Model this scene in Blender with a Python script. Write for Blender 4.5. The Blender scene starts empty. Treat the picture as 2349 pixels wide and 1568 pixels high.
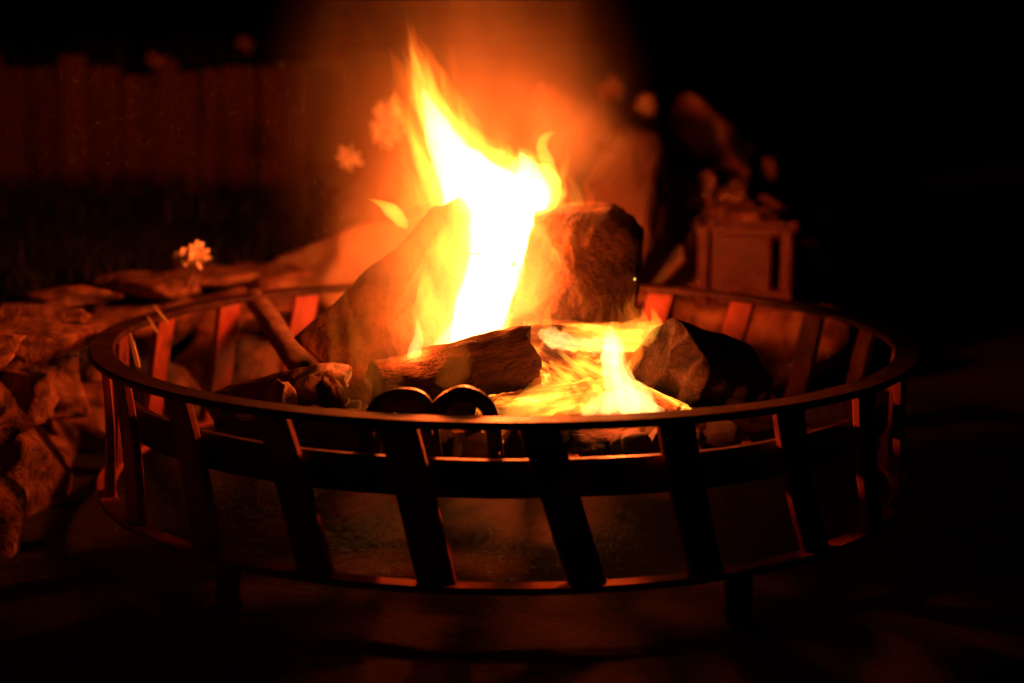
import bpy, bmesh, math, random
from mathutils import Vector, Matrix, noise
random.seed(7)
PI = math.pi
sc = bpy.context.scene
COL = sc.collection

# ------------------------------------------------------------------ camera
F = 4000.0                       # focal length for a 2349 x 1568 picture
CAM = Vector((0.0, -2.328, 0.6355))
PITCH, YAW, ROLL = 0.17223, 0.00437, 0.00634
fw = Vector((math.sin(YAW)*math.cos(PITCH), math.cos(YAW)*math.cos(PITCH), -math.sin(PITCH)))
rt0 = Vector((math.cos(YAW), -math.sin(YAW), 0))
up0 = rt0.cross(fw)
rt = math.cos(ROLL)*rt0 + math.sin(ROLL)*up0
up = -math.sin(ROLL)*rt0 + math.cos(ROLL)*up0
cd = bpy.data.cameras.new('camera')
cam = bpy.data.objects.new('camera', cd); COL.objects.link(cam)
M = Matrix((rt, up, -fw)).transposed().to_4x4(); M.translation = CAM
cam.matrix_world = M
cd.sensor_width = 36.0; cd.lens = 36.0*F/2349.0
cd.clip_start = 0.02; cd.clip_end = 400
cd.dof.use_dof = True; cd.dof.focus_distance = 2.08; cd.dof.aperture_fstop = 2.2
sc.camera = cam

# ------------------------------------------------------------------ night sky, exposure
w = bpy.data.worlds.new('World'); sc.world = w; w.use_nodes = True
nt = w.node_tree
sky = nt.nodes.new('ShaderNodeTexSky'); sky.sky_type = 'NISHITA'; sky.sun_disc = False
sky.sun_elevation = math.radians(-9); sky.sun_rotation = math.radians(200)
nt.links.new(sky.outputs[0], nt.nodes['Background'].inputs[0])
nt.nodes['Background'].inputs[1].default_value = 0.02
vs = sc.view_settings
vs.view_transform = 'Standard'; vs.look = 'None'; vs.exposure = 0; vs.gamma = 1
vs.use_curve_mapping = False
cy = sc.cycles
cy.use_denoising = True
cy.max_bounces = 2; cy.diffuse_bounces = 2; cy.glossy_bounces = 2; cy.volume_bounces = 0
cy.transparent_max_bounces = 64
cy.volume_step_rate = 1.0; cy.volume_max_steps = 256
cy.sample_clamp_indirect = 0.4
cy.use_adaptive_sampling = True; cy.adaptive_threshold = 0.03; cy.adaptive_min_samples = 24

# ------------------------------------------------------------------ helpers
def at(px, py, Y):
    """point on the plane y = Y that the photograph shows at (px, py)"""
    d = fw + rt*((px-1174.5)/F) - up*((py-784.0)/F)
    return CAM + d*((Y-CAM.y)/d.y)
def ppm(Y):
    return F/((Y-CAM.y)*1.01)

def link(name, me, mat=None, parent=None, loc=None, **props):
    o = bpy.data.objects.new(name, me); COL.objects.link(o)
    if mat is not None and me is not None and not me.materials: me.materials.append(mat)
    if parent is not None:
        o.parent = parent
        base = Vector(parent['_base'])
        o.location = (Vector(loc) if loc is not None else Vector((0,0,0))) - base
        o['_base'] = (0.0,0.0,0.0) if loc is None else tuple(loc)
    elif loc is not None:
        o.location = loc
    for k, v in props.items():
        if v is not None: o[k] = v
    return o
def thing(name, base, label, category, group=None):
    o = bpy.data.objects.new(name, None); COL.objects.link(o)
    o.location = base; o['_base'] = tuple(base); o.empty_display_size = 0.02
    o['label'] = label; o['category'] = category
    if group: o['group'] = group
    return o
def tomesh(bm, name, smooth=True):
    me = bpy.data.meshes.new(name); bmesh.ops.recalc_face_normals(bm, faces=bm.faces)
    bm.to_mesh(me); bm.free()
    if smooth:
        me.polygons.foreach_set('use_smooth', [True]*len(me.polygons))
    return me
def frame(d):
    d = d.normalized()
    a = Vector((0,0,1)) if abs(d.z) < 0.9 else Vector((1,0,0))
    u = d.cross(a).normalized(); v = u.cross(d).normalized()
    return u, v
def catmull(pts, n):
    out = []
    k = len(pts)
    for i in range(n):
        t = i/(n-1)*(k-1); j = min(int(t), k-2); f = t-j
        p0 = pts[max(j-1,0)]; p1 = pts[j]; p2 = pts[j+1]; p3 = pts[min(j+2,k-1)]
        out.append([0.5*((2*b)+(-a+c)*f+(2*a-5*b+4*c-d)*f*f+(-a+3*b-3*c+d)*f**3) for a,b,c,d in zip(p0,p1,p2,p3)])
    return out
def hexa(bm, c, cap=True):
    """c: list of rings (equal length lists of Vectors) -> closed tube"""
    rings = [[bm.verts.new(p) for p in r] for r in c]
    n = len(rings[0])
    for a, b in zip(rings, rings[1:]):
        for i in range(n):
            bm.faces.new((a[i], a[(i+1)%n], b[(i+1)%n], b[i]))
    if cap:
        bm.faces.new(rings[0][::-1]); bm.faces.new(rings[-1])
    return rings
def box(bm, c, s, rot=None):
    m = bmesh.ops.create_cube(bm, size=1.0)
    R = rot if rot is not None else Matrix.Identity(3)
    for v in m['verts']:
        v.co = R @ Vector((v.co.x*s[0], v.co.y*s[1], v.co.z*s[2])) + Vector(c)
    return m['verts']
def bevel(bm, w, seg=2):
    bmesh.ops.bevel(bm, geom=bm.edges[:], offset=w, segments=seg, affect='EDGES', profile=0.6)

# ------------------------------------------------------------------ materials
def newmat(name):
    m = bpy.data.materials.new(name); m.use_nodes = True
    n = m.node_tree; n.nodes.clear()
    out = n.nodes.new('ShaderNodeOutputMaterial')
    return m, n, out
def N(n, t, **kw):
    x = n.nodes.new(t)
    for k, v in kw.items(): setattr(x, k, v)
    return x
def ramp(n, stops):
    r = N(n, 'ShaderNodeValToRGB'); e = r.color_ramp.elements
    while len(e) > 1: e.remove(e[-1])
    e[0].position = stops[0][0]; e[0].color = (*stops[0][1], 1)
    for p, c in stops[1:]:
        x = e.new(p); x.color = (*c, 1)
    return r
def coords(n, scale=(1,1,1), rnd=True):
    tc = N(n, 'ShaderNodeTexCoord'); mp = N(n, 'ShaderNodeMapping')
    mp.inputs['Scale'].default_value = scale
    if rnd:
        oi = N(n, 'ShaderNodeObjectInfo'); mu = N(n, 'ShaderNodeVectorMath', operation='SCALE')
        cb = N(n, 'ShaderNodeCombineXYZ')
        for i in range(3): n.links.new(oi.outputs['Random'], cb.inputs[i])
        mu.inputs['Scale'].default_value = 17.3
        n.links.new(cb.outputs[0], mu.inputs[0])
        ad = N(n, 'ShaderNodeVectorMath', operation='ADD')
        n.links.new(tc.outputs['Object'], ad.inputs[0]); n.links.new(mu.outputs[0], ad.inputs[1])
        n.links.new(ad.outputs[0], mp.inputs[0])
    else:
        n.links.new(tc.outputs['Object'], mp.inputs[0])
    return mp.outputs[0]
def surf(name, stops, scale=20, rough=(0.7,0.95), metal=0.0, bump=0.5, bdist=0.004, bscale=60, stretch=(1,1,1), spec=0.4, crack=0.0, crackscale=40):
    m, n, out = newmat(name)
    v = coords(n, stretch)
    b = N(n, 'ShaderNodeBsdfPrincipled')
    t = N(n, 'ShaderNodeTexNoise'); t.inputs['Scale'].default_value = scale; t.inputs['Detail'].default_value = 4; t.inputs['Roughness'].default_value = 0.62
    n.links.new(v, t.inputs['Vector'])
    r = ramp(n, stops); n.links.new(t.outputs['Fac'], r.inputs[0])
    n.links.new(r.outputs[0], b.inputs['Base Color'])
    t2 = N(n, 'ShaderNodeTexNoise'); t2.inputs['Scale'].default_value = bscale; t2.inputs['Detail'].default_value = 5; t2.inputs['Roughness'].default_value = 0.65
    n.links.new(v, t2.inputs['Vector'])
    mr = N(n, 'ShaderNodeMapRange'); mr.inputs[3].default_value = rough[0]; mr.inputs[4].default_value = rough[1]
    n.links.new(t2.outputs['Fac'], mr.inputs[0]); n.links.new(mr.outputs[0], b.inputs['Roughness'])
    b.inputs['Metallic'].default_value = metal; b.inputs['Specular IOR Level'].default_value = spec
    h = t2.outputs['Fac']
    if crack > 0:
        vo = N(n, 'ShaderNodeTexVoronoi', feature='DISTANCE_TO_EDGE'); vo.inputs['Scale'].default_value = crackscale
        mx = N(n, 'ShaderNodeVectorMath', operation='MULTIPLY_ADD')
        mx.inputs[1].default_value = (0.03,0.03,0.03)
        n.links.new(t2.outputs['Color'], mx.inputs[0]); n.links.new(v, mx.inputs[2]); n.links.new(mx.outputs[0], vo.inputs['Vector'])
        m2 = N(n, 'ShaderNodeMapRange'); m2.inputs[2].default_value = 0.12; m2.inputs[4].default_value = crack
        n.links.new(vo.outputs['Distance'], m2.inputs[0])
        ad = N(n, 'ShaderNodeMath', operation='ADD'); n.links.new(h, ad.inputs[0]); n.links.new(m2.outputs[0], ad.inputs[1]); h = ad.outputs[0]
    bp = N(n, 'ShaderNodeBump'); bp.inputs['Strength'].default_value = bump; bp.inputs['Distance'].default_value = bdist
    n.links.new(h, bp.inputs['Height']); n.links.new(bp.outputs[0], b.inputs['Normal'])
    n.links.new(b.outputs[0], out.inputs['Surface'])
    m['bsdf'] = b.name
    return m
def glow_wood(name, stretch, lo, hi, scale=14, cool=0.35):
    """burning wood: charcoal with hot glowing grain"""
    m, n, out = newmat(name)
    v = coords(n, stretch)
    b = N(n, 'ShaderNodeBsdfPrincipled'); b.inputs['Roughness'].default_value = 0.9
    b.inputs['Base Color'].default_value = (0.03,0.022,0.018,1)
    t = N(n, 'ShaderNodeTexNoise'); t.inputs['Scale'].default_value = scale; t.inputs['Detail'].default_value = 6; t.inputs['Roughness'].default_value = 0.6
    n.links.new(v, t.inputs['Vector'])
    r = ramp(n, [(0.0,(0.15,0.01,0.0)), (cool,(0.6,0.06,0.004)), (cool+0.12,(1.0,0.30,0.02)), (cool+0.25,(1.0,0.55,0.08)), (0.9,(1,0.72,0.25))])
    n.links.new(t.outputs['Fac'], r.inputs[0])
    mr = N(n, 'ShaderNodeMapRange'); mr.inputs[1].default_value = cool-0.05; mr.inputs[2].default_value = 0.75
    mr.inputs[3].default_value = lo; mr.inputs[4].default_value = hi
    n.links.new(t.outputs['Fac'], mr.inputs[0])
    n.links.new(r.outputs[0], b.inputs['Emission Color']); n.links.new(mr.outputs[0], b.inputs['Emission Strength'])
    bp = N(n, 'ShaderNodeBump'); bp.inputs['Strength'].default_value = 0.6; bp.inputs['Distance'].default_value = 0.004
    n.links.new(t.outputs['Fac'], bp.inputs['Height']); n.links.new(bp.outputs[0], b.inputs['Normal'])
    n.links.new(b.outputs[0], out.inputs['Surface'])
    return m
def flame_mat(name, col, s, streak=0.0, sscale=30, lean=0.0):
    """glowing gas: emission only; streak 0 = even, 1 = drawn out into separate threads"""
    m, n, out = newmat(name)
    e = N(n, 'ShaderNodeEmission'); e.inputs[0].default_value = (*col,1); e.inputs[1].default_value = s
    if streak > 0:
        tc = N(n, 'ShaderNodeTexCoord')
        m0 = N(n, 'ShaderNodeMapping'); m0.inputs['Rotation'].default_value = (0, lean, 0)
        m1 = N(n, 'ShaderNodeMapping'); m1.inputs['Scale'].default_value = (1.0,0.6,0.12)
        n.links.new(tc.outputs['Object'], m0.inputs[0]); n.links.new(m0.outputs[0], m1.inputs[0])
        t = N(n, 'ShaderNodeTexNoise'); t.inputs['Scale'].default_value = sscale; t.inputs['Detail'].default_value = 2
        t.inputs['Distortion'].default_value = 0.35
        n.links.new(m1.outputs[0], t.inputs['Vector'])
        mr = N(n, 'ShaderNodeMapRange', interpolation_type='SMOOTHSTEP'); mr.inputs[1].default_value = 0.38; mr.inputs[2].default_value = 0.66
        mr.inputs[3].default_value = s*(1-streak); mr.inputs[4].default_value = s*(1+streak*0.8)
        n.links.new(t.outputs['Fac'], mr.inputs[0]); n.links.new(mr.outputs[0], e.inputs[1])
    n.links.new(e.outputs[0], out.inputs['Volume'])
    return m
def smoke_mat(name, dens, nscale=5, col=(0.9,0.82,0.58)):
    """thin smoke in a unit sphere, dense in the middle, fading outward"""
    m, n, out = newmat(name)
    tc = N(n, 'ShaderNodeTexCoord')
    ln = N(n, 'ShaderNodeVectorMath', operation='LENGTH'); n.links.new(tc.outputs['Object'], ln.inputs[0])
    mr = N(n, 'ShaderNodeMapRange', interpolation_type='SMOOTHSTEP'); mr.inputs[1].default_value = 1.0; mr.inputs[2].default_value = 0.0
    mr.inputs[3].default_value = 0; mr.inputs[4].default_value = dens
    n.links.new(ln.outputs['Value'], mr.inputs[0])
    t = N(n, 'ShaderNodeTexNoise'); t.inputs['Scale'].default_value = nscale; t.inputs['Detail'].default_value = 3; t.inputs['Distortion'].default_value = 0.8
    mp = N(n, 'ShaderNodeMapping'); mp.inputs['Scale'].default_value = (1,1,0.6)
    n.links.new(tc.outputs['Object'], mp.inputs[0]); n.links.new(mp.outputs[0], t.inputs['Vector'])
    m2 = N(n, 'ShaderNodeMapRange'); m2.inputs[1].default_value = 0.35; m2.inputs[2].default_value = 0.65; m2.inputs[3].default_value = 0.35; m2.inputs[4].default_value = 1.5
    n.links.new(t.outputs['Fac'], m2.inputs[0])
    mu = N(n, 'ShaderNodeMath', operation='MULTIPLY'); n.links.new(mr.outputs[0], mu.inputs[0]); n.links.new(m2.outputs[0], mu.inputs[1])
    p = N(n, 'ShaderNodeVolumePrincipled'); p.inputs['Color'].default_value = (*col,1)
    p.inputs['Anisotropy'].default_value = 0.25
    n.links.new(mu.outputs[0], p.inputs['Density'])
    n.links.new(p.outputs[0], out.inputs['Volume'])
    return m

M_steel = surf('rusty_steel', [(0.3,(0.07,0.02,0.015)),(0.48,(0.26,0.06,0.04)),(0.62,(0.40,0.10,0.07)),(0.75,(0.46,0.16,0.12))], 14, (0.42,0.75), 0.15, 0.35, 0.002, 160)
M_soot = surf('sooty_steel', [(0.3,(0.02,0.011,0.009)),(0.5,(0.05,0.022,0.016)),(0.7,(0.10,0.04,0.028))], 30, (0.35,0.7), 0.3, 0.35, 0.002, 160)
M_strap = surf('black_iron', [(0.3,(0.02,0.016,0.015)),(0.7,(0.06,0.045,0.04))], 40, (0.3,0.6), 0.5, 0.25, 0.0015, 180)
M_stone = surf('field_stone', [(0.34,(0.06,0.024,0.016)),(0.46,(0.22,0.10,0.065)),(0.58,(0.34,0.17,0.11)),(0.72,(0.46,0.28,0.19))], 22, (0.8,1.0), 0, 1.0, 0.011, 60)
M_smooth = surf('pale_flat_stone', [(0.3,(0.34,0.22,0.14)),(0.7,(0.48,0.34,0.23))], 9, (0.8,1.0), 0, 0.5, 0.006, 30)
M_dim = surf('dim_boulder', [(0.3,(0.05,0.024,0.016)),(0.7,(0.11,0.055,0.036))], 9, (0.85,1.0), 0, 0.6, 0.008, 26)  # base colour lowered so the boulder looks dimly lit
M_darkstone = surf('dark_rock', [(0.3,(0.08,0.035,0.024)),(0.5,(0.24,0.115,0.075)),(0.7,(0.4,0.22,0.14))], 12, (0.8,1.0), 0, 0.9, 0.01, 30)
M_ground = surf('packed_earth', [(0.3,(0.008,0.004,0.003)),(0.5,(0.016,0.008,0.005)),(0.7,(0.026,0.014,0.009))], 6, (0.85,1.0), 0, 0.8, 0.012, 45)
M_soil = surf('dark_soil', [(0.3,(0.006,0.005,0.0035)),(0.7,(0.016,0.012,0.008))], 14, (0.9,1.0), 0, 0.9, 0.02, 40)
M_bark = surf('scorched_bark', [(0.3,(0.06,0.03,0.018)),(0.5,(0.17,0.085,0.045)),(0.7,(0.30,0.16,0.085))], 22, (0.8,1.0), 0, 1.0, 0.010, 70, crack=0.12, crackscale=30)
M_barkA = surf('split_scorched_wood', [(0.34,(0.03,0.015,0.01)),(0.47,(0.12,0.06,0.034)),(0.58,(0.24,0.12,0.065)),(0.72,(0.36,0.19,0.10))], 14, (0.8,1.0), 0, 1.0, 0.010, 60)
M_barkB = surf('flaking_bark', [(0.34,(0.02,0.01,0.007)),(0.5,(0.08,0.04,0.022)),(0.7,(0.22,0.115,0.06))], 16, (0.8,1.0), 0, 1.0, 0.012, 55)
M_char = surf('charred_wood', [(0.35,(0.014,0.010,0.008)),(0.55,(0.04,0.026,0.018)),(0.75,(0.10,0.062,0.042))], 30, (0.7,0.95), 0, 0.9, 0.008, 80, stretch=(0.35,1,1), crack=0.2, crackscale=60)
M_split = surf('split_wood', [(0.3,(0.12,0.07,0.04)),(0.5,(0.24,0.15,0.085)),(0.7,(0.36,0.25,0.15))], 30, (0.75,0.95), 0, 0.6, 0.004, 60, stretch=(0.2,1,1))
M_stick = surf('stick_bark', [(0.3,(0.10,0.055,0.04)),(0.5,(0.2,0.11,0.08)),(0.7,(0.3,0.19,0.14))], 50, (0.7,0.95), 0, 0.8, 0.003, 120)
M_ash = surf('ashen_wood', [(0.3,(0.12,0.10,0.09)),(0.5,(0.34,0.3,0.27)),(0.7,(0.55,0.5,0.46))], 40, (0.9,1.0), 0, 0.8, 0.004, 110)
M_grass = surf('night_grass', [(0.3,(0.005,0.009,0.003)),(0.7,(0.016,0.022,0.006))], 30, (0.7,0.9), 0, 0.0)
M_dry = surf('dry_straw', [(0.3,(0.4,0.32,0.2)),(0.7,(0.6,0.5,0.34))], 60, (0.6,0.8), 0, 0.0)
M_petal = surf('cream_petal', [(0.3,(0.72,0.66,0.5)),(0.7,(0.8,0.76,0.62))], 80, (0.6,0.8), 0, 0.2, 0.0005, 200)
M_petal2 = surf('dim_petal', [(0.3,(0.2,0.08,0.05)),(0.7,(0.28,0.13,0.08))], 80, (0.6,0.8), 0, 0.2, 0.0005, 200)  # darkened cream petal: the dim light is put into the colour
M_petal3 = surf('half_dim_petal', [(0.3,(0.34,0.2,0.12)),(0.7,(0.42,0.27,0.17))], 80, (0.6,0.8), 0, 0.2, 0.0005, 200)  # cream petal partly darkened, weaker firelight painted into its colour
M_fcent = surf('flower_centre', [(0.3,(0.5,0.32,0.05)),(0.7,(0.7,0.45,0.08))], 200, (0.8,0.95), 0, 0.8, 0.002, 400)
M_red = surf('rust_red_paint', [(0.3,(0.04,0.005,0.004)),(0.7,(0.09,0.012,0.009))], 30, (0.45,0.7), 0.0, 0.3, 0.002, 90)
M_coal = surf('charcoal', [(0.3,(0.012,0.011,0.011)),(0.6,(0.04,0.035,0.033)),(0.78,(0.08,0.07,0.065))], 40, (0.7,0.95), 0, 0.9, 0.004, 110)
M_hot = glow_wood('glowing_wood', (0.14,1.0,1.0), 0.15, 4.0, 60, 0.46)
M_hotcoal = glow_wood('glowing_coal', (1,1,1), 0.2, 2.6, 3.2, 0.45)

# ------------------------------------------------------------------ ground and terraces
def ground_mesh():
    bm = bmesh.new()
    xs = [-60,-20,-8,-4]+[-2.5+0.1*i for i in range(51)]+[4,8,20,60]
    ys = [-30,-10,-5]+[-2.6+0.1*i for i in range(56)]+[4.5,8,20,80]
    g = [[bm.verts.new((x,y,0.018*noise.noise(Vector((x*2.3,y*2.3,0)))+0.008*noise.noise(Vector((x*9,y*9,3))) if abs(x)<3 and abs(y)<3.2 else -0.01)) for x in xs] for y in ys]
    for a, b in zip(g, g[1:]):
        for i in range(len(xs)-1): bm.faces.new((a[i],a[i+1],b[i+1],b[i]))
    return tomesh(bm, 'ground')
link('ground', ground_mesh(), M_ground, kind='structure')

WALL = [(-0.72,-1.0),(-0.66,-0.6),(-0.625,-0.28),(-0.625,0.05),(-0.62,0.32),(-0.50,0.58),(-0.26,0.74),(0.0,0.83),(0.22,0.90),(0.42,1.0),(0.60,1.22),(0.72,1.6),(0.9,2.3)]
wp = [Vector((a[0],a[1],0)) for a in catmull([(x,y) for x,y in WALL], 90)]
def terrace():
    bm = bmesh.new()
    far = []
    rows = []
    for i, p in enumerate(wp):
        t = (wp[min(i+1,len(wp)-1)]-wp[max(i-1,0)]).normalized()
        nrm = Vector((-t.y, t.x, 0))
        row = []
        for k, d in enumerate((0.07,0.16,0.3,0.55,1.0,2.0,5.0,15.0)):
            if k < 4: q = p + nrm*d
            else:
                s = i/(len(wp)-1)
                a = math.radians(200 - 150*s)
                q = Vector((0,0.2,0)) + Vector((math.cos(a),math.sin(a),0))*(1.0+d)
                q = q if d > 1.5 else q.lerp(p+nrm*d, 0.5)
            z = 0.205 + 0.05*min(d,1.0) + 0.015*noise.noise(q*5)
            row.append(bm.verts.new((q.x,q.y,z)))
        rows.append(row)
    for a, b in zip(rows, rows[1:]):
        for i in range(len(a)-1): bm.faces.new((a[i],b[i],b[i+1],a[i+1]))
    return tomesh(bm, 'terrace_soil')
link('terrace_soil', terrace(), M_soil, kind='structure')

# ------------------------------------------------------------------ stones
def stone_mesh(sx, sy, sz, seed, sq=0.55, amp=0.12, cuts=7):
    bm = bmesh.new()
    bmesh.ops.create_cube(bm, size=2.0)
    bmesh.ops.subdivide_edges(bm, edges=bm.edges[:], cuts=cuts, use_grid_fill=True)
    off = Vector((seed*3.71, seed*1.37, seed*7.9))
    rr = random.Random(seed)
    planes = [(Vector((rr.uniform(-1,1),rr.uniform(-1,1),rr.uniform(-1,1))).normalized(), rr.uniform(0.70,1.0)) for _ in range(10)]
    for v in bm.verts:
        c = v.co.copy(); s = c.normalized()
        p = c*sq + s*1.18*(1-sq)
        for nn, d in planes:                       # knock facets off
            e = p.dot(nn)-d
            if e > 0: p -= nn*e*0.95
        n1 = noise.noise(p*1.3+off)*amp*1.3 + noise.noise(p*3.1+off)*amp*0.6 + noise.noise(p*7+off)*amp*0.35
        p += s*n1
        v.co = Vector((p.x*sx*0.5, p.y*sy*0.5, p.z*sz*0.5))
    return tomesh(bm, 'stone')

wall = thing('dry_stone_wall', (wp[0].x, wp[0].y, 0), 'low dry stone wall curving round the back of the fire pit', 'stone wall')
def lay_wall():
    rr = random.Random(21)
    # arc length along the path
    L = [0.0]
    for a, b in zip(wp, wp[1:]): L.append(L[-1]+(b-a).length)
    def P(s):
        for i in range(len(L)-1):
            if s <= L[i+1]:
                f = (s-L[i])/(L[i+1]-L[i]); return wp[i].lerp(wp[i+1], f), (wp[i+1]-wp[i]).normalized()
        return wp[-1], (wp[-1]-wp[-2]).normalized()
    k = 0
    z0 = -0.02
    for ci, (hmin, hmax) in enumerate(((0.12,0.15),(0.08,0.11),(0.025,0.045))):
        s = rr.uniform(0, 0.08); h0 = (hmin+hmax)/2
        while s < L[-1]:
            wd = rr.uniform(0.12,0.27) if ci < 2 else rr.uniform(0.10,0.24)
            h = rr.uniform(hmin,hmax); dp = rr.uniform(0.15,0.2)
            p, t = P(min(s+wd/2, L[-1]-0.001))
            nrm = Vector((-t.y,t.x,0))
            c = p + nrm*(0.05+rr.uniform(-0.015,0.02)+0.008*ci) + Vector((0,0,z0+h0/2+rr.uniform(-0.008,0.008)))
            me = stone_mesh(wd*1.0, dp, h*1.02, 100+k, rr.uniform(0.7,0.92), 0.11, 11)
            o = link('stone', me, M_stone, wall, c)
            o.rotation_euler = (rr.uniform(-0.12,0.12), rr.uniform(-0.16,0.16), math.atan2(t.y,t.x)+rr.uniform(-0.15,0.15))
            s += wd; k += 1
        z0 += h0
lay_wall()

# bigger single boulders behind the fire: (px, py, Y, width px, height px, depth m, tilt, material, label)
BOULD = [
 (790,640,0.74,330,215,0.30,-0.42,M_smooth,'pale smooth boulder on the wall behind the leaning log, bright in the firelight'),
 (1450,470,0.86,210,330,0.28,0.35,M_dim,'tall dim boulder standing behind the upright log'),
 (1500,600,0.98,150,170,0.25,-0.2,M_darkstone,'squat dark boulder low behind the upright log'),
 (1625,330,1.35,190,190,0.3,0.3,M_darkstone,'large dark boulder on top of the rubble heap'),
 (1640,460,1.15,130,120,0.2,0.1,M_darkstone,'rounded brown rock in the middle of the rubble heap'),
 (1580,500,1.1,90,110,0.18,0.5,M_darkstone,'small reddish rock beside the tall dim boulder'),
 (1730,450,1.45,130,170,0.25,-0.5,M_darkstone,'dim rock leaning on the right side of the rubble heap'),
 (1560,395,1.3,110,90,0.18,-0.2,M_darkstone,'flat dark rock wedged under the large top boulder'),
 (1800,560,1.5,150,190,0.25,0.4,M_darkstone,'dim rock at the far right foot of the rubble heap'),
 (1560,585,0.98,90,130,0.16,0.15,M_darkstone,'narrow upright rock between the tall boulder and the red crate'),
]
for i, (px,py,Y,wp_,hp_,dm,tilt,mt,lab) in enumerate(BOULD):
    c = at(px,py,Y); s = 1/ppm(Y)
    me = stone_mesh(wp_*s, dm, hp_*s, 900+i, 0.5, 0.12, 9)
    o = link('boulder', me, mt, None, c, label=lab, category='boulder', group='boulders behind the fire pit')
    o.rotation_euler = (random.uniform(-0.1,0.1), tilt, random.uniform(-0.3,0.3))
# rubble filling under the boulders
rr = random.Random(5)
heap = thing('rubble_heap', at(1650,640,1.2).to_tuple()[:2]+(0.2,), 'heap of small dark rubble under the boulders right of the fire', 'rubble')
for i in range(100):
    px = rr.uniform(1490,1880); Y = rr.uniform(0.98,1.55); top = 420+max(0,(px-1650))*0.9
    py = rr.uniform(top, 660)
    s = 1/ppm(Y); sz = rr.uniform(70,150)*s
    o = link('stone', stone_mesh(sz*rr.uniform(0.8,1.4), sz, sz*rr.uniform(0.7,1.1), 2000+i, 0.4, 0.15, 4), M_stone, heap, at(px,py,Y))
    o.rotation_euler = (rr.uniform(-0.6,0.6),rr.uniform(-0.6,0.6),rr.uniform(-3,3))

# upper retaining wall, far left
uw = thing('plank_wall', (-1.5,1.9,0.27), 'dim retaining wall of upright weathered planks at far left', 'retaining wall')
rr = random.Random(11)
M_block = surf('weathered_plank', [(0.3,(0.07,0.03,0.022)),(0.55,(0.14,0.06,0.046)),(0.7,(0.21,0.10,0.07))], 9, (0.85,1.0), 0, 0.8, 0.01, 40, stretch=(2.5,1,0.3))
pmesh = []
for k in range(6):
    bm = bmesh.new(); wd_ = 0.052+0.006*k; n_ = 7
    rings = [[Vector((u*wd_/2*(1-0.05*(f==1))+0.002*noise.noise(Vector((f*4,k,u))), v*0.02+0.003*noise.noise(Vector((f*6,k*2,1))), f*(0.29+0.006*((k*7)%5)))) for u,v in ((-1,-0.8),(-0.9,-1),(0.9,-1),(1,-0.8),(1,1),(-1,1))] for f in [i/(n_-1) for i in range(n_)]]
    hexa(bm, rings); pmesh.append((tomesh(bm,'plank',False), wd_))
x = -2.4
while x < -0.56:
    me, wd_ = pmesh[rr.randrange(6)]
    o = link('plank', me, M_block, uw, (x+wd_/2, 1.90+rr.uniform(-0.008,0.008), 0.265+rr.uniform(-0.02,0.012)))
    o.rotation_euler = (rr.uniform(-0.02,0.02), rr.uniform(-0.02,0.02), rr.uniform(-0.06,0.06))
    x += wd_+rr.uniform(0.0015,0.004)
y = 1.95
while y < 3.2:                                   # the wall turns back at its right end
    me, wd_ = pmesh[rr.randrange(6)]
    o = link('plank', me, M_block, uw, (x+0.01+rr.uniform(-0.006,0.006), y+wd_/2, 0.265+rr.uniform(-0.02,0.012)))
    o.rotation_euler = (rr.uniform(-0.02,0.02), rr.uniform(-0.02,0.02), PI/2+rr.uniform(-0.06,0.06))
    y += wd_+rr.uniform(0.0015,0.004)
bm = bmesh.new()
g = [[bm.verts.new((-13.08+0.5*i, 1.925+0.5*j, 0.565+0.02*noise.noise(Vector((i*0.7,j*0.7,0))))) for i in range(26)] for j in range(20)]
for a, b in zip(g, g[1:]):
    for i in range(25): bm.faces.new((a[i],a[i+1],b[i+1],b[i]))
link('upper_terrace_soil', tomesh(bm,'upper_terrace_soil'), M_soil, kind='structure')

# ------------------------------------------------------------------ fire pit
ZR, RO, RI = 0.240, 0.550, 0.516
pit = thing('fire_pit', (0,0,0), 'round rusty steel fire pit basket with slanted flat bars', 'fire pit')
def ring_mesh(ro, ri, z0, z1, name, seg=128, wob=0.0):
    bm = bmesh.new()
    pr = [(ri,z0),(ri,z1),(ro,z1),(ro,z0)]
    b = 0.0022
    pr = [(ri+b,z0),(ri,z0+b),(ri,z1-b),(ri+b,z1),(ro-b,z1),(ro,z1-b),(ro,z0+b),(ro-b,z0)]
    vs_ = []
    for i in range(seg):
        a = 2*PI*i/seg; d = wob*(noise.noise(Vector((math.cos(a)*2,math.sin(a)*2,ro*9))))
        vs_.append([bm.verts.new(((r+d)*math.sin(a), -(r+d)*math.cos(a), z+d*0.6)) for r,z in pr])
    for i in range(seg):
        a, c = vs_[i], vs_[(i+1)%seg]
        for j in range(len(pr)): bm.faces.new((a[j],a[(j+1)%len(pr)],c[(j+1)%len(pr)],c[j]))
    return tomesh(bm, name, False)
link('rim', ring_mesh(RO, RI, ZR-0.009, ZR, 'rim', wob=0.003), M_soot, pit)
link('base_ring', ring_mesh(RO-0.004, RI+0.004, 0.050, 0.058, 'base_ring', wob=0.002), M_steel, pit)
def arc_mesh(ro, ri, z0, z1, a0, a1, name, seg=60):
    bm = bmesh.new(); rings = []
    for i in range(seg+1):
        a = math.radians(a0+(a1-a0)*i/seg); d = 0.002*noise.noise(Vector((a*3,1.0,0)))
        rings.append([Vector(((r+d)*math.sin(a), -(r+d)*math.cos(a), z+d)) for r,z in ((ri,z0),(ro,z0),(ro,z1),(ri,z1))])
    hexa(bm, rings)
    return tomesh(bm, name, False)
link('grate_band', arc_mesh(0.512, 0.503, 0.148, 0.190, -66, 76, 'grate_band'), M_soot, pit)
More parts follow.
